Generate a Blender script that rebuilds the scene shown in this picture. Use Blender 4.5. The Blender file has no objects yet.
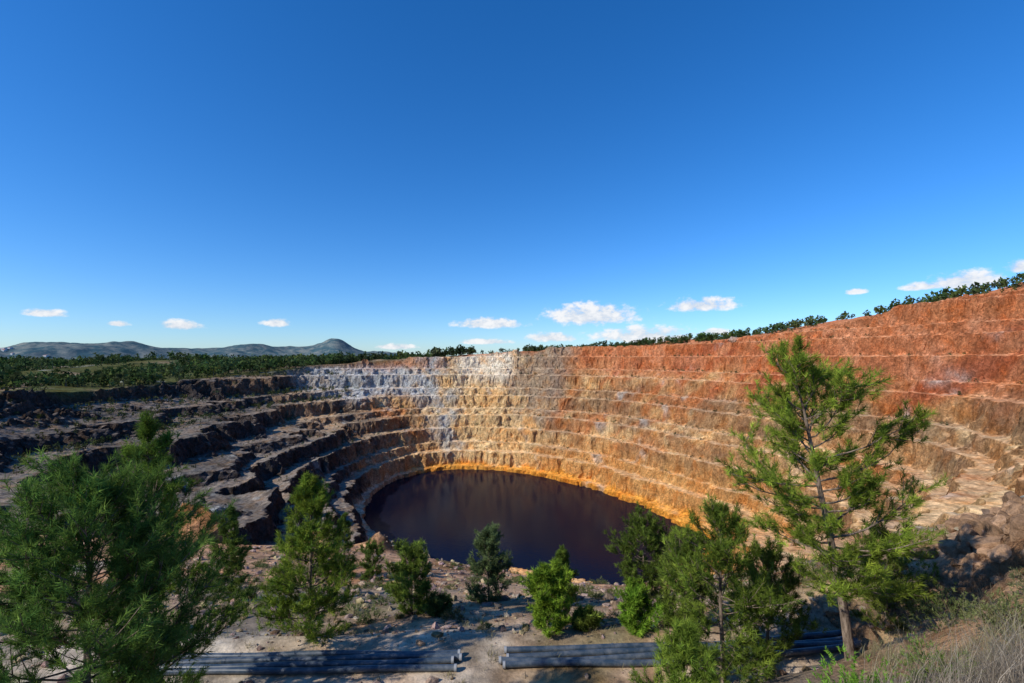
import bpy, bmesh, math
import numpy as np
from mathutils import Vector
R = np.random.RandomState
scene = bpy.context.scene

# ------------------------------------------------------------------ noise
_tab = R(7).rand(65536)
def _h(ix, iy, iz):
    return _tab[((ix*73856093) ^ (iy*19349663) ^ (iz*83492791)) & 65535]
def vn3(x, y, z):
    ix=np.floor(x).astype(np.int64); iy=np.floor(y).astype(np.int64); iz=np.floor(z).astype(np.int64)
    fx=x-ix; fy=y-iy; fz=z-iz
    fx=fx*fx*(3-2*fx); fy=fy*fy*(3-2*fy); fz=fz*fz*(3-2*fz)
    def l(a,b,t): return a+(b-a)*t
    return l(l(l(_h(ix,iy,iz),_h(ix+1,iy,iz),fx),l(_h(ix,iy+1,iz),_h(ix+1,iy+1,iz),fx),fy),
             l(l(_h(ix,iy,iz+1),_h(ix+1,iy,iz+1),fx),l(_h(ix,iy+1,iz+1),_h(ix+1,iy+1,iz+1),fx),fy),fz)-0.5
def vn2(x, y, s=0):
    ix=np.floor(x).astype(np.int64); iy=np.floor(y).astype(np.int64)
    fx=x-ix; fy=y-iy
    fx=fx*fx*(3-2*fx); fy=fy*fy*(3-2*fy)
    def l(a,b,t): return a+(b-a)*t
    return l(l(_h(ix,iy,s),_h(ix+1,iy,s),fx),l(_h(ix,iy+1,s),_h(ix+1,iy+1,s),fx),fy)-0.5
def fb2(x,y,sc,s=0,o=3):
    r=0; a=1
    for k in range(o):
        r=r+a*vn2(x/sc*(2**k)+13.7*k,y/sc*(2**k)-7.1*k,s+k); a*=.5
    return r
def ss(a,b,x):
    t=np.clip((x-a)/(b-a),0,1); return t*t*(3-2*t)

# ------------------------------------------------------------------ terrain definition (metres, camera eye at z=0)
C=np.array([-5.,245.])
lake=np.array([(-60,315),(-72,292),(-75,270),(-71,236),(-56,203),(-40,186),(0,168),(31,162),(56,168),(72,186),(76,211),(68,238),(52,264),(32,292),(12,311),(-12,323),(-38,325)],float)
rim=np.array([(-212,200),(-195,120),(-130,72),(-80,56),(-40,48),(-12,46),(0,46),(10,46),(30,48),(57,58),(100,76),(150,102),(184,132),(192,170),(172,200),(152,250),(112,325),(66,376),(6,398),(-60,396),(-105,392),(-150,380),(-190,330),(-208,262)],float)
def polar(pts):
    d=pts-C; th=np.arctan2(d[:,1],d[:,0]); r=np.hypot(d[:,0],d[:,1]); o=np.argsort(th)
    return th[o],r[o]
TT=np.linspace(-math.pi,math.pi,721)
def table(pts,sm):
    th,r=polar(pts); v=np.interp(TT,th,r,period=2*math.pi)
    k=np.hanning(sm*2+1); k/=k.sum(); w=np.concatenate([v[:-1],v[:-1],v[:-1]])
    w=np.convolve(w,k,'same'); v2=w[720:1440]; return np.append(v2,v2[0])
R0=table(lake,8); R1=table(rim,10)
ctrl=np.array([
 (0,0,-1.8),(0,-12,-1.5),(-12,-8,-2.5),(12,-8,-1.2),(0,3,-3.6),(0,8,-7.3),(0,12,-8.85),(0,15.5,-9.2),(0,30,-14.3),(0,46,-19.9),
 (-12,46,-18.0),(-30,48,-17.8),(10,46,-21.2),(-7,8,-7.2),(-12,12,-8.7),(-12,16,-9.4),(-10,30,-14.0),(-30,20,-11),(-50,30,-14),
 (5,5,-3.9),(8,8,-5.1),(7.7,11,-6.9),(10,14,-7.4),(14,14,-5.3),(13,11,-4.6),(22,16,-4.0),(18,22,-8.2),(25,25,-9.4),(40,40,-14.8),(8,15.5,-8.6),(10,30,-14.8),
 (30,48,-20.3),(57,58,-17.5),(100,76,-7),(150,102,8),(184,132,23),(192,170,26),(172,200,22),(152,250,14.5),(112,325,9.5),(66,376,7),
 (6,398,5.5),(-60,396,0.5),(-105,392,-2),(-150,380,-6),(-190,330,-13),(-208,262,-16),(-212,200,-16),(-195,120,-19),(-130,72,-20),(-80,56,-19),
 (60,20,-2),(120,40,6),(250,100,40),(320,260,42),(260,380,20),(100,480,2),(-60,520,-6),(-250,480,-14),(-330,300,-19),(-320,100,-20),(-150,0,-12),(600,600,10),(-700,700,-22),(0,900,-20),(-60,-60,-3),(80,-60,0)],float)
def ker(dx,dy): return np.sqrt(dx*dx+dy*dy+9.0)
n=len(ctrl); A=np.zeros((n+3,n+3)); A[:n,:n]=ker(ctrl[:,0][:,None]-ctrl[:,0],ctrl[:,1][:,None]-ctrl[:,1])
A[:n,n]=1; A[:n,n+1]=ctrl[:,0]; A[:n,n+2]=ctrl[:,1]; A[n:,:n]=A[:n,n:].T
W=np.linalg.solve(A,np.concatenate([ctrl[:,2],[0,0,0]]))
def E0(x,y):
    r=W[n]+W[n+1]*x+W[n+2]*y
    for i in range(n): r=r+W[i]*ker(x-ctrl[i,0],y-ctrl[i,1])
    return r
def E(x,y):
    d=np.hypot(x,y); b=ss(550,1100,d)
    xx=x*np.minimum(1,1200/np.maximum(d,1)); yy=y*np.minimum(1,1200/np.maximum(d,1))
    return E0(xx,yy)*(1-b)+(-22)*b
zrim=E(C[0]+R1*np.cos(TT),C[1]+R1*np.sin(TT))
BH=7.3
UL=-80+BH*np.arange(0,18); IL=UL+np.array([0,0,1.5,-1.0,.8,1.9,-1.3,.4,-1.6,1.1,-1.5,.6,1.6,-1.2,.7,-.8,.4,0])
def H(x,y,detail=True):
    x=np.asarray(x,float); y=np.asarray(y,float)
    dx=x-C[0]; dy=y-C[1]; th=np.arctan2(dy,dx); r=np.hypot(dx,dy)
    r0=np.interp(th,TT,R0); r1=np.interp(th,TT,R1); zr=np.interp(th,TT,zrim)
    nearb=np.exp(-((th+math.pi/2)/0.45)**2)
    thp=np.where(th<-1.9,th+2*math.pi,th)
    left=ss(1.95,2.5,thp)*ss(4.45,3.9,thp)
    wob=(fb2(x,y,38,3,2)*6+left*fb2(x,y,90,4,2)*16)*(1-nearb)*ss(0,.35,(r-r0)/(r1-r0))
    t=(r+wob-r0)/(r1-r0)
    tc=np.clip(t,0,1)
    ex=1+.38*ss(.25,-.55,th)*(th>-1.25)*ss(-1.25,-.9,th)+1.0*nearb-.36*left
    M=-75+(zr+75)*tc**ex
    rel=ss(0,.06,tc); mid_=ss(.05,.35,tc)*(1-nearb)
    ridg=(-np.abs(fb2(x,y,9,21,3))*4.6-np.abs(vn2(x/2.7,y/2.7,25))*1.7)
    tilt=left*(thp-2.4)*6.0*mid_*ss(1,.7,tc)
    spur=(-np.abs(fb2(x,y,26,28,2))*8+2.2)*mid_*(.35+.5*left)
    Mn=M+fb2(x,y,70,11,2)*(4+7*left)*mid_+(ridg+1.2*(1-nearb))*rel*(.75+.3*left)+tilt+spur
    q=(Mn+80)/BH; k=np.floor(q); f=q-k
    wv=vn2(th*7,k*3.1,5)*.6+vn2(th*30,k*3.1,6)*.3
    a=np.clip(0.47+0.13*left+wv,.1,.82)
    wd=np.clip(.36+vn2(th*11,k*1.7,8)*.35,.16,.7)
    s=np.clip((f-a)/np.minimum(wd,(0.985-a)),0,1)
    T=-80+BH*k+BH*(0.05*f+0.95*s)
    T=T+BH*.17*np.clip(1-(a-f)/.22,0,1)**2*(f<a)*(.2+1.8*np.clip(vn2(x/9,y/9,77)+.3,0,1))
    T=np.interp(T,UL,IL)-left*np.clip(thp-2.3,0,2)*5.5*ss(.12,.35,tc)*ss(.98,.75,tc)
    T=np.maximum(T,np.where(tc>.08,-74.0,-99))
    e=E(x,y)
    out=ss(0.985,1.02,t)
    z=T*(1-out)+e*out
    z=np.where(r<r0-1,np.minimum(z,-75.2-np.minimum(6,(r0-r)*.35)),z)
    d=np.hypot(x,y)
    if detail:
        z=z+out*fb2(x,y,14,31,3)*1.2*ss(30,75,d)
        z=z+out*(-np.abs(fb2(x,y,9,35,3))*5+1.0)*ss(28,45,x)*ss(130,90,d)
        z=z+out*fb2(x,y,3.0,41,3)*.3*(d<200)
        z=z+out*ss(60,200,d)*fb2(x,y,40,51,3)*5*ss(1.0,1.3,t)
        z=z+out*ss(350,800,d)*(fb2(x,y,330,55,3)+.1)*34*ss(60,-200,x)
    rb=ss(3.0,1.3,np.abs(y-14.2))*ss(16,11,np.abs(x+1))
    z=z*(1-rb)+rb*(-8.95+0.02*x)
    return z,t,th,out,left
def Hz(x,y): return float(H(np.array([x]),np.array([y]))[0][0])

# ------------------------------------------------------------------ mesh helper
def make_mesh(name,V,F,col=None,midx=None,mats=(),smooth=False,smarr=None):
    me=bpy.data.meshes.new(name)
    V=np.asarray(V,np.float32); F=np.asarray(F,np.int32); k=F.shape[1]
    me.vertices.add(len(V)); me.vertices.foreach_set('co',V.ravel())
    me.loops.add(F.size); me.loops.foreach_set('vertex_index',F.ravel())
    me.polygons.add(len(F)); me.polygons.foreach_set('loop_start',np.arange(len(F),dtype=np.int32)*k)
    try: me.polygons.foreach_set('loop_total',np.full(len(F),k,np.int32))
    except Exception: pass
    for m in mats: me.materials.append(m)
    if midx is not None: me.polygons.foreach_set('material_index',np.asarray(midx,np.int32))
    if smarr is None: smarr=np.full(len(F),smooth,bool)
    me.update(calc_edges=True)
    me.polygons.foreach_set('use_smooth',smarr)
    if col is not None:
        at=me.color_attributes.new('Col','FLOAT_COLOR','POINT')
        c=np.ones((len(V),4),np.float32); c[:,:3]=col; at.data.foreach_set('color',c.ravel())
    me.update()
    ob=bpy.data.objects.new(name,me); scene.collection.objects.link(ob); return ob

# ------------------------------------------------------------------ materials
def newmat(name):
    m=bpy.data.materials.new(name); m.use_nodes=True; nt=m.node_tree; nt.nodes.clear()
    o=nt.nodes.new('ShaderNodeOutputMaterial'); return m,nt,o
def N(nt,t,**k):
    nd=nt.nodes.new(t)
    for a,b in k.items(): setattr(nd,a,b)
    return nd
def noise(nt,vec,scale,detail=4,rough=.6):
    a=N(nt,'ShaderNodeTexNoise'); a.inputs['Scale'].default_value=scale; a.inputs['Detail'].default_value=detail; a.inputs['Roughness'].default_value=rough
    nt.links.new(vec,a.inputs['Vector']); return a.outputs[0]
def mrange(nt,v,a,b,c,d):
    m=N(nt,'ShaderNodeMapRange')
    for i,x in enumerate((a,b,c,d)): m.inputs[1+i].default_value=x
    nt.links.new(v,m.inputs[0]); return m.outputs[0]
def mul(nt,a,b,op='MULTIPLY'):
    m=N(nt,'ShaderNodeMath',operation=op)
    for i,x in enumerate((a,b)):
        if isinstance(x,(int,float)): m.inputs[i].default_value=x
        else: nt.links.new(x,m.inputs[i])
    return m.outputs[0]
def cscale(nt,c,f):
    m=N(nt,'ShaderNodeVectorMath',operation='SCALE'); nt.links.new(c,m.inputs[0]); nt.links.new(f,m.inputs['Scale']); return m.outputs[0]

def ground_mat():
    m,nt,o=newmat('mine_rock'); b=N(nt,'ShaderNodeBsdfDiffuse'); nt.links.new(b.outputs[0],o.inputs[0])
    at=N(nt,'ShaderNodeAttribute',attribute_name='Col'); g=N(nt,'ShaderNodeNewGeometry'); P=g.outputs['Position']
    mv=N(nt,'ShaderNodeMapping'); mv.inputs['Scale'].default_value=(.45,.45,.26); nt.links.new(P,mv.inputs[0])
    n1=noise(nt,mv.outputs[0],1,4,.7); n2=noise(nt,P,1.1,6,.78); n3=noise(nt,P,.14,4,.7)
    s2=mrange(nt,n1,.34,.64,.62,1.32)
    s3=mrange(nt,n2,.32,.68,.50,1.52)  # uneven rock tone; its dark end paints crevice shade, following the bump noise
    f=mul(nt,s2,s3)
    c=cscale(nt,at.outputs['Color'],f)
    mx=N(nt,'ShaderNodeMix',data_type='RGBA',blend_type='MULTIPLY'); mx.inputs[0].default_value=1
    rp=N(nt,'ShaderNodeValToRGB'); nt.links.new(n3,rp.inputs[0])
    rp.color_ramp.elements[0].position=.33; rp.color_ramp.elements[0].color=(1.0,.76,.54,1)
    rp.color_ramp.elements[1].position=.66; rp.color_ramp.elements[1].color=(1.03,1.05,1.02,1)
    e=rp.color_ramp.elements.new(.5); e.color=(1,.96,.90,1)
    nt.links.new(c,mx.inputs[6]); nt.links.new(rp.outputs[0],mx.inputs[7]); nt.links.new(mx.outputs[2],b.inputs['Color'])
    hb=mul(nt,mul(nt,n2,2.2),mul(nt,n1,1.8),'ADD')
    bp=N(nt,'ShaderNodeBump'); bp.inputs['Distance'].default_value=1.0
    nt.links.new(hb,bp.inputs['Height']); nt.links.new(bp.outputs[0],b.inputs['Normal'])
    sp=N(nt,'ShaderNodeSeparateXYZ'); nt.links.new(g.outputs['True Normal'],sp.inputs[0])
    nt.links.new(mrange(nt,sp.outputs[2],.6,.97,1.0,.22),bp.inputs['Strength'])
    return m
def rock_mat():
    m,nt,o=newmat('loose_rock'); b=N(nt,'ShaderNodeBsdfDiffuse'); nt.links.new(b.outputs[0],o.inputs[0])
    at=N(nt,'ShaderNodeAttribute',attribute_name='Col'); g=N(nt,'ShaderNodeNewGeometry'); P=g.outputs['Position']
    nz=noise(nt,P,4,6,.75)
    nt.links.new(cscale(nt,at.outputs['Color'],mrange(nt,nz,.3,.7,.45,1.5)),b.inputs['Color'])
    bp=N(nt,'ShaderNodeBump'); bp.inputs['Strength'].default_value=.9; bp.inputs['Distance'].default_value=.25
    nt.links.new(nz,bp.inputs['Height']); nt.links.new(bp.outputs[0],b.inputs['Normal']); return m
def leaf_mat(name,trans=.3):
    m,nt,o=newmat(name); at=N(nt,'ShaderNodeAttribute',attribute_name='Col')
    b=N(nt,'ShaderNodeBsdfDiffuse')
    t=N(nt,'ShaderNodeBsdfTranslucent'); mx=N(nt,'ShaderNodeMixShader'); mx.inputs[0].default_value=trans
    nt.links.new(at.outputs['Color'],b.inputs['Color']); nt.links.new(at.outputs['Color'],t.inputs[0])
    nt.links.new(b.outputs[0],mx.inputs[1]); nt.links.new(t.outputs[0],mx.inputs[2]); nt.links.new(mx.outputs[0],o.inputs[0]); return m
def bark_mat():
    m,nt,o=newmat('pine_bark'); b=N(nt,'ShaderNodeBsdfDiffuse'); nt.links.new(b.outputs[0],o.inputs[0])
    g=N(nt,'ShaderNodeNewGeometry'); mp=N(nt,'ShaderNodeMapping'); mp.inputs['Scale'].default_value=(14,14,4); nt.links.new(g.outputs['Position'],mp.inputs[0])
    nz=noise(nt,mp.outputs[0],1,5,.7); rp=N(nt,'ShaderNodeValToRGB'); nt.links.new(nz,rp.inputs[0])
    rp.color_ramp.elements[0].position=.35; rp.color_ramp.elements[0].color=(.05,.035,.025,1)
    rp.color_ramp.elements[1].position=.65; rp.color_ramp.elements[1].color=(.27,.21,.16,1)
    nt.links.new(rp.outputs[0],b.inputs['Color'])
    bp=N(nt,'ShaderNodeBump'); bp.inputs['Strength'].default_value=.8; bp.inputs['Distance'].default_value=.03; nt.links.new(nz,bp.inputs['Height']); nt.links.new(bp.outputs[0],b.inputs['Normal']); return m
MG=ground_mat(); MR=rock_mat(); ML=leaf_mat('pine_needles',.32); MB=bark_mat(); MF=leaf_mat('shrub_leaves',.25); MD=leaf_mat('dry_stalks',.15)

# ------------------------------------------------------------------ ground sheet
def axis(segs,far):
    a=[]
    for s,e,d in segs: a.append(np.arange(s,e,d))
    a=np.concatenate(a); lo,hi=a[0],a[-1]; L=[];st=1.2;v=lo
    while v>-far: v-=st; st*=1.10; L.append(v)
    Hh=[];st=1.2;v=hi
    while v<far: v+=st; st*=1.10; Hh.append(v)
    return np.concatenate([L[::-1],a,Hh])
xs=axis([(-240,-22,.58),(-22,22,.22),(22,215,.58)],22000)
ys=axis([(-4,5,.6),(5,48,.22),(48,425,.58)],22000)
X,Y=np.meshgrid(xs,ys); nx,ny=len(xs),len(ys)
Z,T,TH,OUT,LEFT=H(X,Y)
gy,gx=np.gradient(Z,ys,xs); steep=np.hypot(gx,gy); st=ss(.3,.9,steep)
def col(r,g,b): return np.array([r,g,b])[None,None,:]
def mixc(a,b,w): return a*(1-w[...,None])+b*w[...,None]
deg=np.degrees(np.where(TH<-1.9,TH+2*math.pi,TH))
nA=fb2(X,Y,30,61,4); nB=fb2(X+Z*.6,Y-Z*.4,8,71,3); nC=fb2(X,Y+Z,18,81,3)
kk=np.floor((Z+80.5)/BH)
bandn=vn2(deg/9.0,kk*2.7,15)+.5*vn2(deg/2.5,kk*5.1,16)
zz=Z+nA*12
base=col(.50,.285,.135)+0*X[...,None]
base=mixc(base,col(.68,.46,.24),ss(0,.4,nB))
base=mixc(base,col(.48,.20,.08),ss(-.05,.35,nC))
base=mixc(base,col(.22,.145,.095),ss(.1,.45,nA)*.6)
base=mixc(base,col(.24,.145,.09),ss(-.05,-.4,bandn)*.65)
base=mixc(base,col(.72,.47,.22),ss(.1,.45,bandn)*.6)
right=ss(84,56,deg+nA*10)
red=ss(-20,0,zz+4*ss(50,-10,deg)+nC*12)*right
base=mixc(base,col(.54,.18,.08),red*.8)
base=mixc(base,col(.64,.28,.15),red*ss(.0,.3,nB)*.7)
base=mixc(base,col(.35,.095,.05),red*ss(.1,.4,nC)*.65)
ora=ss(-48,-66,zz)*ss(140,100,deg)
base=mixc(base,col(.74,.38,.12),ora*.65)
cen=ss(70,84,deg+nB*8)*ss(124,112,deg+nB*8)
base=mixc(base,col(.84,.60,.31),cen*.78)
base=mixc(base,col(.80,.47,.19),cen*ss(-.1,.3,nC)*.6)
base=mixc(base,col(.85,.77,.64),cen*ss(-26,-10,zz)*ss(84,90,deg)*ss(108,102,deg)*.85)
patch=ss(66,73,deg+nB*5)*ss(90,84,deg+nB*7)*ss(-46,-32,Z+nB*18+nA*14)
base=mixc(base,col(.32,.25,.20),patch*.75)
gz=ss(108,116,deg+nB*7)*ss(150,136,deg+nB*10)*ss(-38,-27,zz)*ss(-3,-9,Z)
base=mixc(base,col(.50,.52,.53),gz*.9)
rt=ss(104,112,deg)*ss(-13,-6,Z+nB*4); base=mixc(base,col(.50,.22,.13),rt*.75*(deg<160))
gs=np.exp(-((deg-114-nC*10)/3.4)**2)*ss(-74,-58,Z)*ss(-.5,.1,nB+.2)
base=mixc(base,col(.40,.44,.47),gs*.85)
lf=ss(122,142,deg+nA*16)
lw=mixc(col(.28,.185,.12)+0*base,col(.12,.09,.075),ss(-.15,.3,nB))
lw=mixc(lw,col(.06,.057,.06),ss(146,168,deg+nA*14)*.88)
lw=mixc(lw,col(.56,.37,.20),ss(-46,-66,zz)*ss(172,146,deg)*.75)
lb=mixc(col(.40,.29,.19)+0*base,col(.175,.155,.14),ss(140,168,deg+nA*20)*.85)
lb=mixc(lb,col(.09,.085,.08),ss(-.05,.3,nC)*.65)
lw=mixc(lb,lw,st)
lw=mixc(lw,col(.48,.50,.51),gz*.8)
base=mixc(base,lw,lf)
base=mixc(base,col(.58,.44,.29),(1-st)*.35*(1-lf)*(1-red*.7))
base=mixc(base,col(.56,.28,.15),(1-st)*red*.5)
sh=ss(-70,-72.8,Z+nB*3)*(T<.4)*ss(-55,-35,deg)
base=mixc(base,col(.78,.34,.05),sh*ss(150,115,deg)*.9); base=mixc(base,col(.58,.45,.30),sh*ss(125,150,deg)*.75)
base=mixc(base,col(.10,.05,.03),ss(-75.2,-76.5,Z))
d0=np.hypot(X,Y)
o=mixc(col(.25,.185,.125)+0*base,col(.085,.095,.04),ss(-.25,.10,fb2(X,Y,45,91,3)))
o=mixc(o,col(.075,.09,.045),ss(400,1100,d0)*.85)
rr=ss(-10,20,X+60)*ss(150,250,Y+X*.7); o=mixc(o,col(.52,.20,.10),rr*.85)
near=ss(95,60,d0)
nf=mixc(col(.36,.26,.175)+0*base,col(.46,.275,.165),ss(-.2,.3,nB+nC*.5))
nf=mixc(nf,col(.20,.165,.13),ss(.0,.4,fb2(X,Y,5,93,3)))
nf=mixc(nf,col(.52,.28,.16),ss(22,40,Y+nB*8)*.6)
nf=mixc(nf,col(.45,.38,.30),ss(3.2,1.8,np.abs(Y-14.6+nB*1.2))*.7)
nf=mixc(nf,col(.13,.13,.045),ss(.15,.38,fb2(X+50,Y,3.2,95,3))*.6)
nf=mixc(nf,col(.34,.20,.115),ss(7,13,X)*ss(34,20,Y)*.7)
wh=np.exp(-(((X-50)/20)**2+((Y-55)/17)**2)); whm=ss(.25,.55,wh+nB*.6+nC*.4)
nf=mixc(nf,col(.52,.54,.51),whm*.8)
o=mixc(o,nf,near)
ow=ss(.985,1.02,T)
base=mixc(base,o,ow)
base=mixc(base,col(.46,.48,.46),whm*.6)
pit=st*(1-ow*.6)
XX=X+pit*(vn3(X/3.2,Y/3.2,Z/2.4)*1.8+vn3(X/1.3,Y/1.3,Z/1.1+9)*1.0)
YY=Y+pit*(vn3(X/3.2+40,Y/3.2,Z/2.4)*1.8+vn3(X/1.3+40,Y/1.3,Z/1.1)*1.0)
ZZ=Z+(T<1)*(T>0)*fb2(X,Y,2.2,97,2)*.55
V=np.stack([XX,YY,ZZ],-1).reshape(-1,3)
i=np.arange(ny-1)[:,None]*nx+np.arange(nx-1)[None,:]
F=np.stack([i,i+1,i+nx+1,i+nx],-1).reshape(-1,4)
sm=(d0[:-1,:-1]<52).reshape(-1)
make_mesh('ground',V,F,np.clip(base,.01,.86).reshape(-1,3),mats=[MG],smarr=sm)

# ------------------------------------------------------------------ lake
m,nt,o_=newmat('lake_water'); b=N(nt,'ShaderNodeBsdfPrincipled'); nt.links.new(b.outputs[0],o_.inputs[0])
b.inputs['Base Color'].default_value=(.006,.007,.017,1); b.inputs['Roughness'].default_value=.08; b.inputs['IOR'].default_value=1.11
g=N(nt,'ShaderNodeNewGeometry'); bp=N(nt,'ShaderNodeBump'); bp.inputs['Strength'].default_value=.2; bp.inputs['Distance'].default_value=.2
nt.links.new(noise(nt,g.outputs['Position'],.9,3,.6),bp.inputs['Height']); nt.links.new(bp.outputs[0],b.inputs['Normal'])
a=np.linspace(0,2*math.pi,160,endpoint=False); aa=np.where(a>math.pi,a-2*math.pi,a); rr_=np.interp(aa,TT,R0)+9
Vw=np.stack([C[0]+rr_*np.cos(a),C[1]+rr_*np.sin(a),np.full(160,-75.0)],-1); Vw=np.vstack([Vw,[[C[0],C[1],-75.0]]])
Fw=np.array([(k,(k+1)%160,160) for k in range(160)])
make_mesh('lake',Vw,Fw,mats=[m],smooth=True)

# ------------------------------------------------------------------ vegetation builders
class Acc:
    def __init__(s): s.V=[];s.F=[];s.C=[];s.M=[];s.n=0
    def add(s,V,F,c,mi):
        V=np.asarray(V); s.V.append(V); s.F.append(np.asarray(F)+s.n); s.n+=len(V)
        c=np.asarray(c,float); s.C.append(np.broadcast_to(c,(len(V),3))); s.M.append(np.full(len(F),mi))
    def build(s,name,mats,loc=(0,0,0),smooth=False):
        V=np.vstack(s.V)
        ob=make_mesh(name,V,np.vstack(s.F),np.vstack(s.C),np.concatenate(s.M),mats,smooth); ob.location=loc; return ob
def tube(acc,P,rad,sides=6,c=(.1,.07,.05),mi=1):
    P=np.asarray(P,float); n_=len(P); D=np.gradient(P,axis=0); D/=np.linalg.norm(D,axis=1)[:,None]+1e-9
    ref=np.where(np.abs(D[:,2:3])>.9,np.array([[1.,0,0]]),np.array([[0,0,1.]]))
    U=np.cross(D,ref); U/=np.linalg.norm(U,axis=1)[:,None]+1e-9; Wv=np.cross(D,U)
    a=np.linspace(0,2*math.pi,sides,endpoint=False)
    V=P[:,None,:]+np.asarray(rad)[:,None,None]*(U[:,None,:]*np.cos(a)[None,:,None]+Wv[:,None,:]*np.sin(a)[None,:,None])
    V=V.reshape(-1,3); F=[]
    for k in range(n_-1):
        for j in range(sides):
            A_=k*sides+j;B_=k*sides+(j+1)%sides; F.append((A_,B_,B_+sides)); F.append((A_,B_+sides,A_+sides))
    acc.add(V,F,c,mi)
def needles(acc,P,D,tint,K,L,Wd,rs,spread=(20,65),twig=.12,mi=0):
    P=np.asarray(P);D=np.asarray(D); n_=len(P)
    D=D/(np.linalg.norm(D,axis=1)[:,None]+1e-9)
    P=np.repeat(P,K,0); D=np.repeat(D,K,0); Ct=np.repeat(np.asarray(tint),K,0); m_=len(P)
    q=rs.normal(size=(m_,3)); q-=D*(q*D).sum(1)[:,None]; q/=np.linalg.norm(q,axis=1)[:,None]+1e-9
    an=np.radians(rs.uniform(spread[0],spread[1],m_))[:,None]
    al=rs.uniform(-1,.35,m_)[:,None]*twig
    d=D*np.cos(an)+q*np.sin(an)
    b_=P+D*al; l=L*rs.uniform(.7,1.15,m_)[:,None]
    s_=np.cross(d,rs.normal(size=(m_,3))); s_/=np.linalg.norm(s_,axis=1)[:,None]+1e-9
    V=np.stack([b_-s_*Wd/2,b_+s_*Wd/2,b_+d*l+np.array([0,0,-.1])*l*.3],1).reshape(-1,3)
    Ct=Ct*rs.uniform(.7,1.3,m_)[:,None]
    acc.add(V,np.arange(m_*3).reshape(-1,3),np.repeat(Ct,3,0),mi)
TG=np.array([1.95,1.85,1.2])
def pine(x,y,top_z=None,h=None,rad=1.6,seed=1,shape='cone',cb=.12,nb=46,K=20,L=.12,Wd=.009,sub=6,lean=(0,0),tone=(.075,.125,.032),tr=None,tip=(.15,.20,.05),up=1.0,name='pine_tree',irr=.25):
    rs=R(seed); z0=Hz(x,y)-.15
    if h is None: h=top_z-z0
    acc=Acc(); k=14; u=np.linspace(0,1,k)
    wx=np.cumsum(rs.normal(0,.018*h/6,k)); wy=np.cumsum(rs.normal(0,.018*h/6,k))
    tp=np.stack([lean[0]*u**1.2+wx,lean[1]*u**1.2+wy,h*u],-1); tp[0,:2]=0
    tr=tr or h*.015
    tube(acc,tp,tr*(1-u*.93)+.004,9)
    PT=[];PD=[];TN=[]
    tone=np.array(tone)*TG; tip=np.array(tip)*TG
    bsh=[1.0]
    def tuft(p,d,f):
        PT.append(p); PD.append(d+np.array([0,0,.35])); w=np.clip(rs.normal(f*.5,.28),0,1); TN.append((tone*(1-w)+tip*w)*rs.uniform(.55,1.15)*bsh[0])
    for bi in range(nb):
        bsh[0]=rs.uniform(.7,1.25)
        hh=(bi+rs.rand())/nb; hf=cb+(1-cb)*hh*.985
        if shape=='cone': s=(1-hh)**.75*.95+.08; s*=float(ss(0,.12,np.array(hh)))*.4+.6
        elif shape=='round': s=math.sqrt(max(0,1-(2*hh*.95-.85)**2))*.95+.05
        else: s=(.35+.65*math.sin(math.pi*min(1,hh*.9+.12)))*(1.0 if hh<.8 else .8)
        ln=rad*.97*s*rs.uniform(1-irr*1.6,1+irr*.6); az=bi*2.399+rs.normal(0,.5)
        e0=math.radians((-4+42*hh)*up+rs.normal(0,9))
        p=np.array([np.interp(hf,u,tp[:,j]) for j in range(3)])
        ns=6; pts=[p]; el=e0; a=az
        for q in range(ns):
            d=np.array([math.cos(a)*math.cos(el),math.sin(a)*math.cos(el),math.sin(el)]); p=p+d*ln/ns; pts.append(p)
            el+=math.radians(rs.normal(6,6)); a+=rs.normal(0,.12)
        pts=np.array(pts); br=tr*.32*(1-hh*.6)
        tube(acc,pts,np.linspace(br,.004,ns+1),5)
        tuft(pts[-1],pts[-1]-pts[-2],1); tuft(pts[-2],pts[-1]-pts[-2],.7)
        nsb=max(3,int(sub*(.5+s*.6)))
        for si in range(nsb):
            f=rs.uniform(.28,.97); q=np.array([np.interp(f*ns,np.arange(ns+1),pts[:,j]) for j in range(3)])
            sa=a+rs.choice([-1,1])*rs.uniform(.5,1.2); se=el*.6+rs.normal(.1,.3); sl=ln*rs.uniform(.18,.38)*(1.25-f*.5)+.08
            d=np.array([math.cos(sa)*math.cos(se),math.sin(sa)*math.cos(se),math.sin(se)+.1]); e_=q+d*sl; m2_=q+d*sl*.55-np.array([0,0,.03])
            tube(acc,[q,m2_,e_],[.009+sl*.004,.007,.003],3)
            nt_=max(2,int(sl/(L*.75)))
            for w in range(nt_):
                g_=(w+1)/nt_; jit=rs.normal(0,L*.4,3); tuft(q+(e_-q)*g_+jit*(g_<.99),d+rs.normal(0,.35,3),g_)
    for w in range(6): tuft(tp[-1]-np.array([0,0,w*L*.6]),np.array([rs.normal(0,.3),rs.normal(0,.3),1]),1)
    needles(acc,PT,PD,TN,K,L,Wd,rs,twig=L*.9)
    return acc.build(name,[ML,MB],(x,y,z0))

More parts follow.
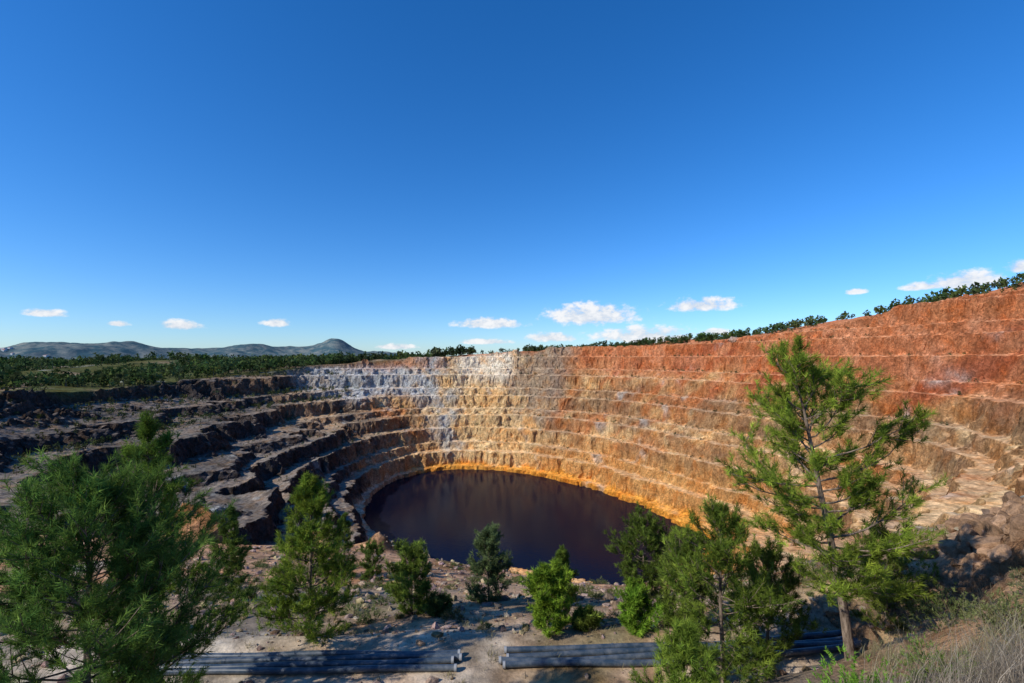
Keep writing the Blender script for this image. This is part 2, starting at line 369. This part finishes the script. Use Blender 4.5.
pine(-6.9,7.9,top_z=-2.15,rad=2.15,seed=11,shape='round',cb=.1,nb=76,K=34,L=.17,Wd=.011,sub=13,tone=(.045,.10,.035),tip=(.12,.19,.055))
pine(-8.8,12.0,top_z=-1.5,rad=2.0,seed=45,shape='cone',cb=.1,nb=62,K=30,L=.18,Wd=.015,sub=12,tone=(.055,.11,.03),tip=(.13,.19,.045))
pine(-6.7,15.9,top_z=-4.0,rad=1.95,seed=13,shape='cone',cb=.04,nb=70,K=28,L=.18,Wd=.016,sub=12,tone=(.06,.11,.025),tip=(.17,.22,.045))
pine(7.7,11.0,top_z=-.1,rad=2.2,seed=27,shape='open',cb=.24,nb=54,K=36,L=.18,Wd=.013,sub=11,lean=(-1.35,.2),tone=(.075,.12,.025),tip=(.20,.26,.05),tr=.11,irr=.42)
pine(5.5,12.6,top_z=-4.1,rad=1.75,seed=15,shape='round',cb=.05,nb=52,K=30,L=.17,Wd=.014,sub=11,tone=(.06,.10,.025),tip=(.14,.19,.04))
pine(3.0,8.3,top_z=-4.7,rad=1.05,seed=16,shape='cone',cb=.06,nb=40,K=34,L=.15,Wd=.010,sub=8,tone=(.075,.13,.03),tip=(.17,.24,.05))
pine(7.6,14.4,top_z=-5.8,rad=1.35,seed=17,shape='round',cb=.05,nb=40,K=28,L=.16,Wd=.015,sub=9,tone=(.06,.09,.025),tip=(.13,.17,.04))
pine(11.6,15.0,top_z=-5.5,rad=1.3,seed=18,shape='round',cb=.02,nb=38,K=26,L=.15,Wd=.016,sub=8,tone=(.06,.085,.025),tip=(.12,.15,.04))
def mid(px,ytop,ybase,w,seed,shape,tone,tip,nb=46):
    s=(ybase-358)/484.; yy=np.linspace(16,46,200); xx=(px-512)/484.*yy; zz_=H(xx,yy)[0]; k=int(np.argmin(np.abs(zz_+s*yy))); yv=float(yy[k]); xv=float(xx[k])
    hh=(ybase-ytop)/484.*yv
    pine(xv,yv,h=hh,rad=w/2/484.*yv*1.1,seed=seed,shape=shape,cb=.03,nb=nb,K=26,L=.17,Wd=.022,sub=9,tone=tone,tip=tip,irr=.34)
mid(412,548,614,52,31,'round',(.06,.10,.03),(.14,.19,.05),46)
mid(372,543,580,28,32,'round',(.05,.09,.03),(.10,.15,.04),30)
mid(345,512,578,36,33,'cone',(.05,.085,.025),(.10,.14,.04),40)
mid(489,527,602,44,34,'round',(.055,.085,.055),(.11,.15,.085),54)
mid(562,547,606,40,35,'cone',(.05,.09,.025),(.12,.17,.04))
mid(547,582,642,48,36,'round',(.08,.15,.025),(.17,.25,.04))
mid(643,518,602,64,37,'round',(.04,.07,.02),(.10,.14,.035),60)
mid(636,602,636,46,38,'round',(.07,.15,.025),(.15,.24,.04),36)
mid(684,565,640,50,39,'round',(.06,.09,.03),(.12,.16,.04),40)
mid(585,612,628,26,40,'round',(.07,.10,.03),(.12,.16,.04),24)
mid(437,598,615,26,42,'round',(.05,.07,.03),(.09,.11,.04),20)
mid(232,505,600,50,44,'cone',(.05,.09,.03),(.11,.15,.04),50)

# ------------------------------------------------------------------ shrubs, grass
def bush(acc,x,y,r,h,n_,L,Wd,tone,tip,rs,mi=0):
    z=Hz(x,y); a=rs.uniform(0,2*math.pi,n_); e=np.arcsin(rs.uniform(.05,1,n_)); q=rs.uniform(.35,1,n_)**.5
    lob=1+.3*np.sin(a*3+rs.rand()*6)
    P=np.stack([x+np.cos(a)*np.cos(e)*q*r*lob,y+np.sin(a)*np.cos(e)*q*r*lob,z+np.sin(e)*q*h*lob],-1)
    D=P-np.array([x,y,z-.2*h]); w=rs.rand(n_)[:,None]*q[:,None]
    needles(acc,P,D,np.array(tone)*(1-w)+np.array(tip)*w,9,L,Wd,rs,(10,75),L,mi)
    for k in range(7):
        b_=rs.randint(n_); tube(acc,[(x,y,z-.05),tuple((P[b_]+[x,y,z+.2*h])/2),tuple(P[b_])],[.015,.01,.004],4)
rs=R(5); acc=Acc(); cnt=0
while cnt<360:
    x=rs.uniform(-26,28);y=rs.uniform(16.5,46)
    if fb2(np.array([x+50]),np.array([y]),3.2,95,3)[0]<-.02: continue
    r=.12+.5*rs.rand()**2; g=rs.rand()
    bush(acc,x,y,r,r*rs.uniform(.6,1.1),int(25+90*r),.10,.022,(.10-.03*g,.11,.03),(.21-.05*g,.21,.08),rs); cnt+=1
acc.build('low_shrubs',[MF,MB])
def single_bush(x,y,r,h,n_,tone,tip,L=.08,Wd=.022,seed=1):
    a_=Acc(); bush(a_,x,y,r,h,n_,L,Wd,tone,tip,R(seed)); a_.build('green_shrub',[MF,MB])
single_bush(4.75,6.6,.6,.9,560,(.09,.20,.025),(.20,.36,.045),.07,.018,2)
single_bush(10.9,12.7,.8,1.0,420,(.08,.13,.03),(.19,.24,.06),.09,.025,3)
single_bush(12.2,15.3,.9,1.2,420,(.09,.13,.04),(.20,.22,.06),.09,.025,4)
single_bush(6.6,7.4,.6,.6,350,(.09,.15,.03),(.20,.25,.06),.07,.02,6)
single_bush(9.2,8.9,.6,.7,350,(.12,.15,.05),(.24,.24,.10),.07,.02,7)
single_bush(9.6,10.6,.8,.8,380,(.09,.12,.04),(.18,.20,.07),.08,.02,9)
single_bush(7.6,6.9,.5,.6,380,(.10,.10,.06),(.20,.19,.12),.06,.014,10)
single_bush(11.3,10.2,.6,.7,350,(.09,.11,.05),(.18,.18,.09),.07,.018,11)
single_bush(-2.1,17.9,.45,.4,200,(.11,.10,.04),(.20,.18,.08),.08,.02,8)
def stalks(name,cx,cy,sx,sy,n_,hgt,c1,c2,seed,wd=.006):
    rs=R(seed); x=cx+rs.normal(0,sx,n_); y=cy+rs.normal(0,sy,n_)
    g=R(seed+50); gx_=cx+g.normal(0,sx,60); gy_=cy+g.normal(0,sy,60); pick=rs.randint(0,60,n_); w=rs.rand(n_)<.75
    x=np.where(w,gx_[pick]+rs.normal(0,.09,n_),x); y=np.where(w,gy_[pick]+rs.normal(0,.09,n_),y)
    z=H(x,y)[0]-.03
    B=np.stack([x,y,z],-1); a=rs.uniform(0,2*math.pi,n_); t=rs.uniform(.1,.75,n_); l=hgt*rs.uniform(.4,1.1,n_)*(.6+.7*g.rand(60)[pick])
    o=np.stack([np.cos(a)*t,np.sin(a)*t,0*a],-1)
    pts=[B,B+(o*.25+[0,0,.4])*l[:,None],B+(o*.65+[0,0,.75])*l[:,None],B+(o*1.2+[0,0,.95])*l[:,None]]
    s_=np.stack([-np.sin(a+.7),np.cos(a+.7),0*a],-1)*wd/2; V=[];F=[]
    for k,(p,w_) in enumerate(zip(pts,(1,.9,.6,.15))): V+= [p-s_*w_,p+s_*w_]
    V=np.stack(V,1).reshape(-1,3); b_=np.arange(n_)[:,None]*8
    for k in range(3):
        F.append(np.concatenate([b_+2*k,b_+2*k+1,b_+2*k+3],1)); F.append(np.concatenate([b_+2*k,b_+2*k+3,b_+2*k+2],1))
    w=rs.rand(n_)[:,None]; c=np.repeat((np.array(c1)*(1-w)+np.array(c2)*w)*(.6+.7*g.rand(60)[pick])[:,None],8,0)
    make_mesh(name,V,np.vstack(F),c,mats=[MD])
stalks('dry_grass',5.8,5.6,.75,.45,4600,.95,(.13,.10,.07),(.44,.38,.30),1)
stalks('dry_grass',8.6,8.6,1.3,.9,3000,.6,(.14,.13,.06),(.38,.34,.2),2)
stalks('dry_grass',11.6,12.2,1.8,1.4,2400,.4,(.16,.15,.07),(.34,.31,.18),3,.01)
stalks('dry_grass',2.0,15.8,7,1.6,2400,.25,(.2,.18,.08),(.36,.31,.18),4,.012)
stalks('dry_grass',0,28,14,7,5000,.35,(.18,.17,.07),(.36,.31,.18),6,.02)

# ------------------------------------------------------------------ rocks
def ico(sub):
    bm=bmesh.new(); bmesh.ops.create_icosphere(bm,subdivisions=sub,radius=1); v=np.array([q.co[:] for q in bm.verts]); f=np.array([[w.index for w in q.verts] for q in bm.faces]); bm.free(); return v,f
def rocks(name,xy,size,cols,seed,sub=1,flat=.65,lift=.15):
    rs=R(seed); v0,f0=ico(sub); acc=Acc(); z=H(xy[:,0],xy[:,1])[0]
    for k in range(len(xy)):
        v=v0.copy()
        for q in range(8 if sub>1 else 5):
            nrm=rs.normal(size=3); nrm/=np.linalg.norm(nrm); dd=v@nrm; lim=rs.uniform(.3,.7); v-=np.clip(dd-lim,0,None)[:,None]*nrm
        if sub>1: v*=(1+vn3(v[:,0]*3.5+k*9,v[:,1]*3.5,v[:,2]*3.5)*.3)[:,None]
        else: v*=(1+rs.normal(0,.1,(len(v),1)))
        v*=np.array([rs.uniform(.7,1.3),rs.uniform(.7,1.3),flat*rs.uniform(.7,1.3)])*size[k]
        a=rs.rand()*6.3; v=v@np.array([[math.cos(a),math.sin(a),0],[-math.sin(a),math.cos(a),0],[0,0,1]])
        acc.add(v+[xy[k,0],xy[k,1],z[k]+size[k]*lift],f0,cols[k],0)
    return acc.build(name,[MR])
rs=R(9); n_=8500
xy=np.stack([rs.uniform(-24,28,n_),16+30*rs.rand(n_)**1.3],-1); xy[:1300,1]=rs.uniform(11,16.4,1300)
keep=~((np.abs(xy[:,1]-14.4)<.75)&(np.abs(xy[:,0])<12)); xy=xy[keep]; n_=len(xy)
sz=.025+.22*rs.rand(n_)**6+.035*rs.rand(n_); sz*=1+(xy[:,1]>20)*.4
tone=np.array([.36,.27,.19])*rs.uniform(.55,1.5,(n_,1))*np.stack([np.ones(n_),rs.uniform(.85,1.1,n_),rs.uniform(.8,1.2,n_)],-1)
rocks('rock_rubble',xy,sz,tone,3)
n_=420; xy=np.stack([rs.normal(15.0,2.2,n_),rs.normal(13.8,1.9,n_)],-1); sz=.06+.5*rs.rand(n_)**2.4
tone=np.array([.38,.235,.14])*rs.uniform(.5,1.4,(n_,1)); rocks('rock_outcrop',xy,sz,tone,4,3,.9,.1)
n_=90; xy=np.stack([rs.normal(10.5,1.6,n_),rs.normal(10.0,1.5,n_)],-1); sz=.06+.22*rs.rand(n_)**2.2
tone=np.array([.34,.225,.145])*rs.uniform(.6,1.35,(n_,1)); rocks('rock_outcrop',xy,sz,tone,6,3,.7,.1)

# ------------------------------------------------------------------ pipeline
m,nt,o_=newmat('pipe_plastic'); b=N(nt,'ShaderNodeBsdfPrincipled'); nt.links.new(b.outputs[0],o_.inputs[0]); b.inputs['Roughness'].default_value=.36
g=N(nt,'ShaderNodeNewGeometry'); rp=N(nt,'ShaderNodeValToRGB'); nt.links.new(noise(nt,g.outputs['Position'],3,7,.7),rp.inputs[0])
rp.color_ramp.elements[0].position=.42; rp.color_ramp.elements[0].color=(.03,.05,.075,1); rp.color_ramp.elements[1].position=.8; rp.color_ramp.elements[1].color=(.17,.18,.19,1)
nt.links.new(rp.outputs[0],b.inputs['Base Color'])
m2,nt,o_=newmat('pipe_flange_grey'); b=N(nt,'ShaderNodeBsdfPrincipled'); nt.links.new(b.outputs[0],o_.inputs[0]); b.inputs['Base Color'].default_value=(.3,.31,.32,1); b.inputs['Roughness'].default_value=.5
def pipeline(x0,x1,bend,seed,name='pipeline'):
    acc=Acc(); rad=.088
    xs_=np.linspace(x0,x1,80)
    for j in range(4):
        sag=.05*np.sin(xs_*.55+j*1.7+seed)+.03*np.sin(xs_*1.3+j*2.9)
        yo=13.9+j*.235; yy=yo+bend*((xs_-x0)/(x1-x0))**2+sag
        zz_=H(xs_,yy)[0]; zz_=np.convolve(np.pad(zz_,4,'edge'),np.ones(9)/9,'valid')+rad+.03+.015*np.sin(xs_*.9+j*2)
        off=[0,-.12,.1,.03][j]
        P=np.stack([xs_+off,yy,zz_],-1); tube(acc,P,np.full(80,rad),14,(.1,.1,.1),0)
        for e,dr in ((0,1),(-1,-1)):
            p=P[e]; ax=np.array([dr*.06,0,0]); tube(acc,[p-ax*.25,p+ax],[rad*1.15]*2,14,(.3,.3,.3),1)
            a=np.linspace(0,2*math.pi,14,endpoint=False); cap=np.stack([np.full(14,p[0]-ax[0]*.26),p[1]+np.cos(a)*rad*1.15,p[2]+np.sin(a)*rad*1.15],-1)
            cap=np.vstack([cap,[[p[0]-ax[0]*.26,p[1],p[2]]]]); acc.add(cap,[(k,(k+1)%14,14) for k in range(14)],(.3,.3,.3),1)
        for xj in np.arange(x0+2.1+j*.4,x1-1,3.1):
            k=int(np.argmin(abs(xs_-xj))); p=P[k]; tube(acc,[p-[.03,0,0],p+[.03,0,0]],[rad*1.1]*2,14,(.1,.1,.1),0)
    return acc.build(name,[m,m2],smooth=True)
pipeline(-11.5,-1.6,0,1); pipeline(-.25,11,.6,2)

# ------------------------------------------------------------------ distant woodland
def woodland(name,pts,hs,seed,tone=(.045,.07,.025),K=34):
    rs=R(seed); n_=len(pts); z=H(pts[:,0],pts[:,1])[0]; acc=Acc()
    B=np.stack([pts[:,0],pts[:,1],z-.2],-1)
    P=np.repeat(B,K,0); h=np.repeat(hs,K); a=rs.uniform(0,6.283,n_*K); q=rs.rand(n_*K)**.4; e=rs.uniform(-1,1,n_*K)
    wdt=np.repeat(rs.uniform(.28,.5,n_),K); ce=np.sqrt(1-e*e)
    P=P+np.stack([np.cos(a)*ce*q*h*wdt,np.sin(a)*ce*q*h*wdt,h*(.56+.4*e*q)],-1)
    s=(h*.13*rs.uniform(.6,1.4,n_*K))[:,None]
    A1=rs.normal(size=(n_*K,3)); A1/=np.linalg.norm(A1,axis=1)[:,None]; A2=np.cross(A1,rs.normal(size=(n_*K,3))); A2/=np.linalg.norm(A2,axis=1)[:,None]
    V=np.stack([P+A1*s,P-A1*.5*s+A2*.86*s,P-A1*.5*s-A2*.86*s],1).reshape(-1,3)
    tc=np.repeat(np.array(tone)*rs.uniform(.6,1.6,(n_,1))*np.stack([rs.uniform(.8,1.3,n_),np.ones(n_),rs.uniform(.7,1.2,n_)],-1),K,0)*rs.uniform(.7,1.3,(n_*K,1))
    acc.add(V,np.arange(n_*K*3).reshape(-1,3),np.repeat(tc,3,0),0)
    w=(hs*.025)[:,None]; T_=B+np.stack([0*hs,0*hs,hs*.7],-1); V=np.stack([B+w*[1,0,0],B+w*[-.5,.86,0],B+w*[-.5,-.86,0],T_],1).reshape(-1,3)
    i_=np.arange(n_)[:,None]*4; acc.add(V,np.vstack([i_+[0,1,3],i_+[1,2,3],i_+[2,0,3]]),(.1,.07,.05),1)
    acc.build(name,[MF,MB])
def tval(p): return H(p[:,0],p[:,1],False)[1]
rs=R(21)
nn_=19000; d=225+1700*rs.rand(nn_)**1.9; az=rs.uniform(math.radians(-57),math.radians(-8),nn_)
p=np.stack([d*np.sin(az),d*np.cos(az)],-1); cl=fb2(p[:,0],p[:,1],60,101,3); k=(tval(p)>1.02)&(cl+rs.normal(0,.12,nn_)>-.16)&((p[:,0]<-140)|(p[:,1]>440)); p=p[k]
woodland('plateau_woodland',p,(2.5+8.5*rs.rand(len(p))**1.5)*(1+ss(400,1200,np.hypot(p[:,0],p[:,1]))*.6),22,(.05,.08,.03),22)
q=rs.rand(1900); idx=(-35+q*135); th=np.radians(idx); r1=np.interp(th,TT,R1); off=4+rs.rand(1900)**1.5*45
p=np.stack([C[0]+(r1+off)*np.cos(th),C[1]+(r1+off)*np.sin(th)],-1); cl=fb2(p[:,0],p[:,1],30,111,2)
dens=np.where(idx>85,.06,np.where(idx>45,.8,.55)); k=(rs.rand(1900)<dens)&(cl>-.35); p=p[k]
woodland('rim_woodland',p,1.6+5.0*rs.rand(len(p))**1.5,23,(.05,.078,.028))
p=np.stack([rs.uniform(-66,-30,34),rs.uniform(402,420,34)],-1); woodland('rim_woodland',p,rs.uniform(5,10.5,34),24,(.04,.06,.025))
p=np.stack([rs.uniform(-175,-115,120),rs.uniform(397,440,120)],-1); woodland('rim_woodland',p,rs.uniform(3,9.5,120),25,(.04,.06,.025))
ns_=4200; th=np.radians(rs.uniform(-30,215,ns_)); tw=(th+math.pi)%(2*math.pi)-math.pi; r0=np.interp(tw,TT,R0); r1=np.interp(tw,TT,R1)
t_=.15+.88*rs.rand(ns_)**.7; r_=r0+(r1-r0)*t_; p=np.stack([C[0]+r_*np.cos(th),C[1]+r_*np.sin(th)],-1)
z1=H(p[:,0]+.5,p[:,1])[0]; z2=H(p[:,0]-.5,p[:,1])[0]; z3=H(p[:,0],p[:,1]+.5)[0]; z4=H(p[:,0],p[:,1]-.5)[0]
fl=np.hypot(z1-z2,z3-z4)<.6; lk=(np.degrees(th)>135)&(t_>.6); k=fl&(rs.rand(ns_)<np.where(lk,1,.5)); p=p[k]; lk=lk[k]
woodland('bench_shrubs',p,rs.uniform(.8,2.3,len(p))*np.where(lk,1.7,1),26,(.06,.075,.03),20)

# ------------------------------------------------------------------ distant hills
m,nt,o_=newmat('distant_hill_haze_tint'); b=N(nt,'ShaderNodeBsdfDiffuse'); nt.links.new(b.outputs[0],o_.inputs[0])
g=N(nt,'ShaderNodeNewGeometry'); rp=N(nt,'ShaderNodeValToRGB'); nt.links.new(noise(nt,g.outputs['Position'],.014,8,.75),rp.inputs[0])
rp.color_ramp.elements[0].position=.44; rp.color_ramp.elements[0].color=(.05,.10,.12,1); rp.color_ramp.elements[1].position=.66; rp.color_ramp.elements[1].color=(.24,.25,.22,1)  # blue cast is distance haze painted into the hill colour
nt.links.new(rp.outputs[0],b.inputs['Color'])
def hills(cx,cy,w,dp,peaks,seed):
    a=np.linspace(-w,w,320); b_=np.linspace(-dp,dp,70); XA,YA=np.meshgrid(a,b_)
    ang=math.atan2(cx,cy); GX=cx+XA*math.cos(ang)+YA*math.sin(ang); GY=cy-XA*math.sin(ang)+YA*math.cos(ang)
    z=-45+0*XA
    for (pa,pw,ph) in peaks: z=z+(ph+40)*np.exp(-((XA-pa)/pw)**2)*np.exp(-(YA/(dp*.45))**2)
    z=z+fb2(GX,GY,260,seed,5)*50*ss(-40,20,z)
    V=np.stack([GX,GY,z],-1).reshape(-1,3); i=np.arange(69)[:,None]*320+np.arange(319)[None,:]
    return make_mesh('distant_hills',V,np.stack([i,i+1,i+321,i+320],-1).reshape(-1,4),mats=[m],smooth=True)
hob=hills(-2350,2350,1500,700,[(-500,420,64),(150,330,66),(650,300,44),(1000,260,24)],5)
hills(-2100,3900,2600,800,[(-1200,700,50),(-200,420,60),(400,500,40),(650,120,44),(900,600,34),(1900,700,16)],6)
acc=Acc(); rs=R(4)
wm,nt,o_=newmat('whitewash'); b=N(nt,'ShaderNodeBsdfPrincipled'); nt.links.new(b.outputs[0],o_.inputs[0]); b.inputs['Base Color'].default_value=(.5,.5,.5,1)
rm,nt,o_=newmat('roof_tile'); b=N(nt,'ShaderNodeBsdfPrincipled'); nt.links.new(b.outputs[0],o_.inputs[0]); b.inputs['Base Color'].default_value=(.3,.13,.08,1)
from mathutils.bvhtree import BVHTree
bv=BVHTree.FromPolygons([v.co[:] for v in hob.data.vertices],[tuple(q.vertices) for q in hob.data.polygons])
for k in range(60):
    px_=rs.choice([rs.normal(88,16),rs.normal(8,8),rs.normal(60,30)]); dist=rs.uniform(1800,2250); x=(px_-512)/484*dist; y=dist
    hit=bv.ray_cast(Vector((x,y,400)),Vector((0,0,-1)))
    if hit[0] is None: continue
    z=hit[0].z; w,dd,hh=rs.uniform(4,9),rs.uniform(5,8),rs.uniform(3,5)
    v=[(x-w,y-dd,z-3),(x+w,y-dd,z-3),(x+w,y+dd,z-3),(x-w,y+dd,z-3),(x-w,y-dd,z+hh),(x+w,y-dd,z+hh),(x+w,y+dd,z+hh),(x-w,y+dd,z+hh),(x-w,y,z+hh+2.5),(x+w,y,z+hh+2.5)]
    acc.add(v,[(0,1,5),(0,5,4),(1,2,6),(1,6,5),(2,3,7),(2,7,6),(3,0,4),(3,4,7),(4,7,8),(5,9,6)],(1,1,1),0)
    acc.add(v,[(4,5,9),(4,9,8),(7,8,9),(7,9,6)],(1,1,1),1)
if acc.V: acc.build('village',[wm,rm])

# ------------------------------------------------------------------ sky, clouds, sun
S=Vector((-.78,-.42,.60)).normalized(); elv=math.asin(S.z); azm=math.atan2(S.x,S.y)
w=bpy.data.worlds.new('World'); scene.world=w; w.use_nodes=True; nt=w.node_tree; nt.nodes.clear()
out=N(nt,'ShaderNodeOutputWorld'); bg=N(nt,'ShaderNodeBackground'); bg.inputs['Strength'].default_value=.122; nt.links.new(bg.outputs[0],out.inputs[0])
sky=N(nt,'ShaderNodeTexSky',sky_type='NISHITA'); sky.sun_disc=False; sky.sun_elevation=elv; sky.sun_rotation=azm%(2*math.pi); sky.altitude=400; sky.air_density=1.0; sky.dust_density=.35; sky.ozone_density=2.4
tm=N(nt,'ShaderNodeMix',data_type='RGBA',blend_type='MULTIPLY'); tm.inputs[0].default_value=1; nt.links.new(sky.outputs[0],tm.inputs[6]); tm.inputs[7].default_value=(.80,1.03,1.40,1)
hs=N(nt,'ShaderNodeHueSaturation'); hs.inputs['Saturation'].default_value=1.17; nt.links.new(tm.outputs[2],hs.inputs['Color'])
tc=N(nt,'ShaderNodeTexCoord'); sp=N(nt,'ShaderNodeSeparateXYZ'); nt.links.new(tc.outputs['Generated'],sp.inputs[0])
az=mul(nt,sp.outputs[0],sp.outputs[1],'ARCTAN2'); el=N(nt,'ShaderNodeMath',operation='ARCSINE'); nt.links.new(sp.outputs[2],el.inputs[0]); el=el.outputs[0]
clouds=[(592,312,50,16),(645,333,60,12),(702,303,38,10),(490,322,36,8),(552,336,28,7),(180,324,26,7),(277,322,15,6),(45,312,24,6),(396,346,22,4),(965,278,42,13),(1020,265,18,9),(856,291,12,4),(716,331,14,5),(118,323,12,4),(485,341,30,4),(925,285,26,6)]
M_=None
for (px,py,ww,hh) in clouds:
    a0=math.atan((px-512)/484); rng=math.hypot(1,(px-512)/484); e0=math.atan((358-py)/484/rng)
    wa=ww/484/rng**2; ha=hh/484/rng
    u=mul(nt,mul(nt,az,a0,'SUBTRACT'),1/wa); v=mul(nt,mul(nt,el,e0-ha*.35,'SUBTRACT'),1/ha)
    v2=mul(nt,mul(nt,v,2.0),v,'MINIMUM')
    q=mul(nt,mul(nt,u,u),mul(nt,v2,v2),'ADD'); f=mul(nt,1.0,q,'SUBTRACT')
    M_=f if M_ is None else mul(nt,M_,f,'MAXIMUM')
cv=N(nt,'ShaderNodeCombineXYZ'); nt.links.new(az,cv.inputs[0]); nt.links.new(mul(nt,el,1.5),cv.inputs[1])
nz=noise(nt,cv.outputs[0],34,6,.62)
M2=mul(nt,mul(nt,M_,1.35),mul(nt,mul(nt,nz,.47,'SUBTRACT'),5.0),'ADD')
mask=N(nt,'ShaderNodeMapRange',interpolation_type='SMOOTHSTEP'); nt.links.new(M2,mask.inputs[0]); mask.inputs[1].default_value=-.15; mask.inputs[2].default_value=1.3; mask.inputs[3].default_value=0; mask.inputs[4].default_value=.95
gate=mrange(nt,M_,-1.2,-.1,0,1); mk=mul(nt,mask.outputs[0],gate)
cc=N(nt,'ShaderNodeMix',data_type='RGBA'); nt.links.new(mk,cc.inputs[0]); nt.links.new(hs.outputs[0],cc.inputs[6])
cr=N(nt,'ShaderNodeMix',data_type='RGBA'); nt.links.new(mrange(nt,nz,.38,.6,0,1),cr.inputs[0]); cr.inputs[6].default_value=(5.2,5.7,6.5,1); cr.inputs[7].default_value=(7.8,7.8,7.9,1)
nt.links.new(cr.outputs[2],cc.inputs[7]); nt.links.new(cc.outputs[2],bg.inputs[0])
sl=bpy.data.lights.new('sun','SUN'); sl.energy=5.0; sl.angle=math.radians(.5); sl.color=(1,.94,.84)
so=bpy.data.objects.new('sun',sl); scene.collection.objects.link(so); so.rotation_euler=S.to_track_quat('Z','Y').to_euler()

# ------------------------------------------------------------------ camera
cd=bpy.data.cameras.new('camera'); co=bpy.data.objects.new('camera',cd); scene.collection.objects.link(co)
cd.sensor_width=36; cd.lens=36*484/1024; cd.shift_y=16.5/1024; cd.clip_start=.1; cd.clip_end=60000
co.location=(0,0,0); co.rotation_euler=(math.radians(90),0,0); scene.camera=co
scene.view_settings.view_transform='Standard'; scene.view_settings.look='None'; scene.view_settings.exposure=0
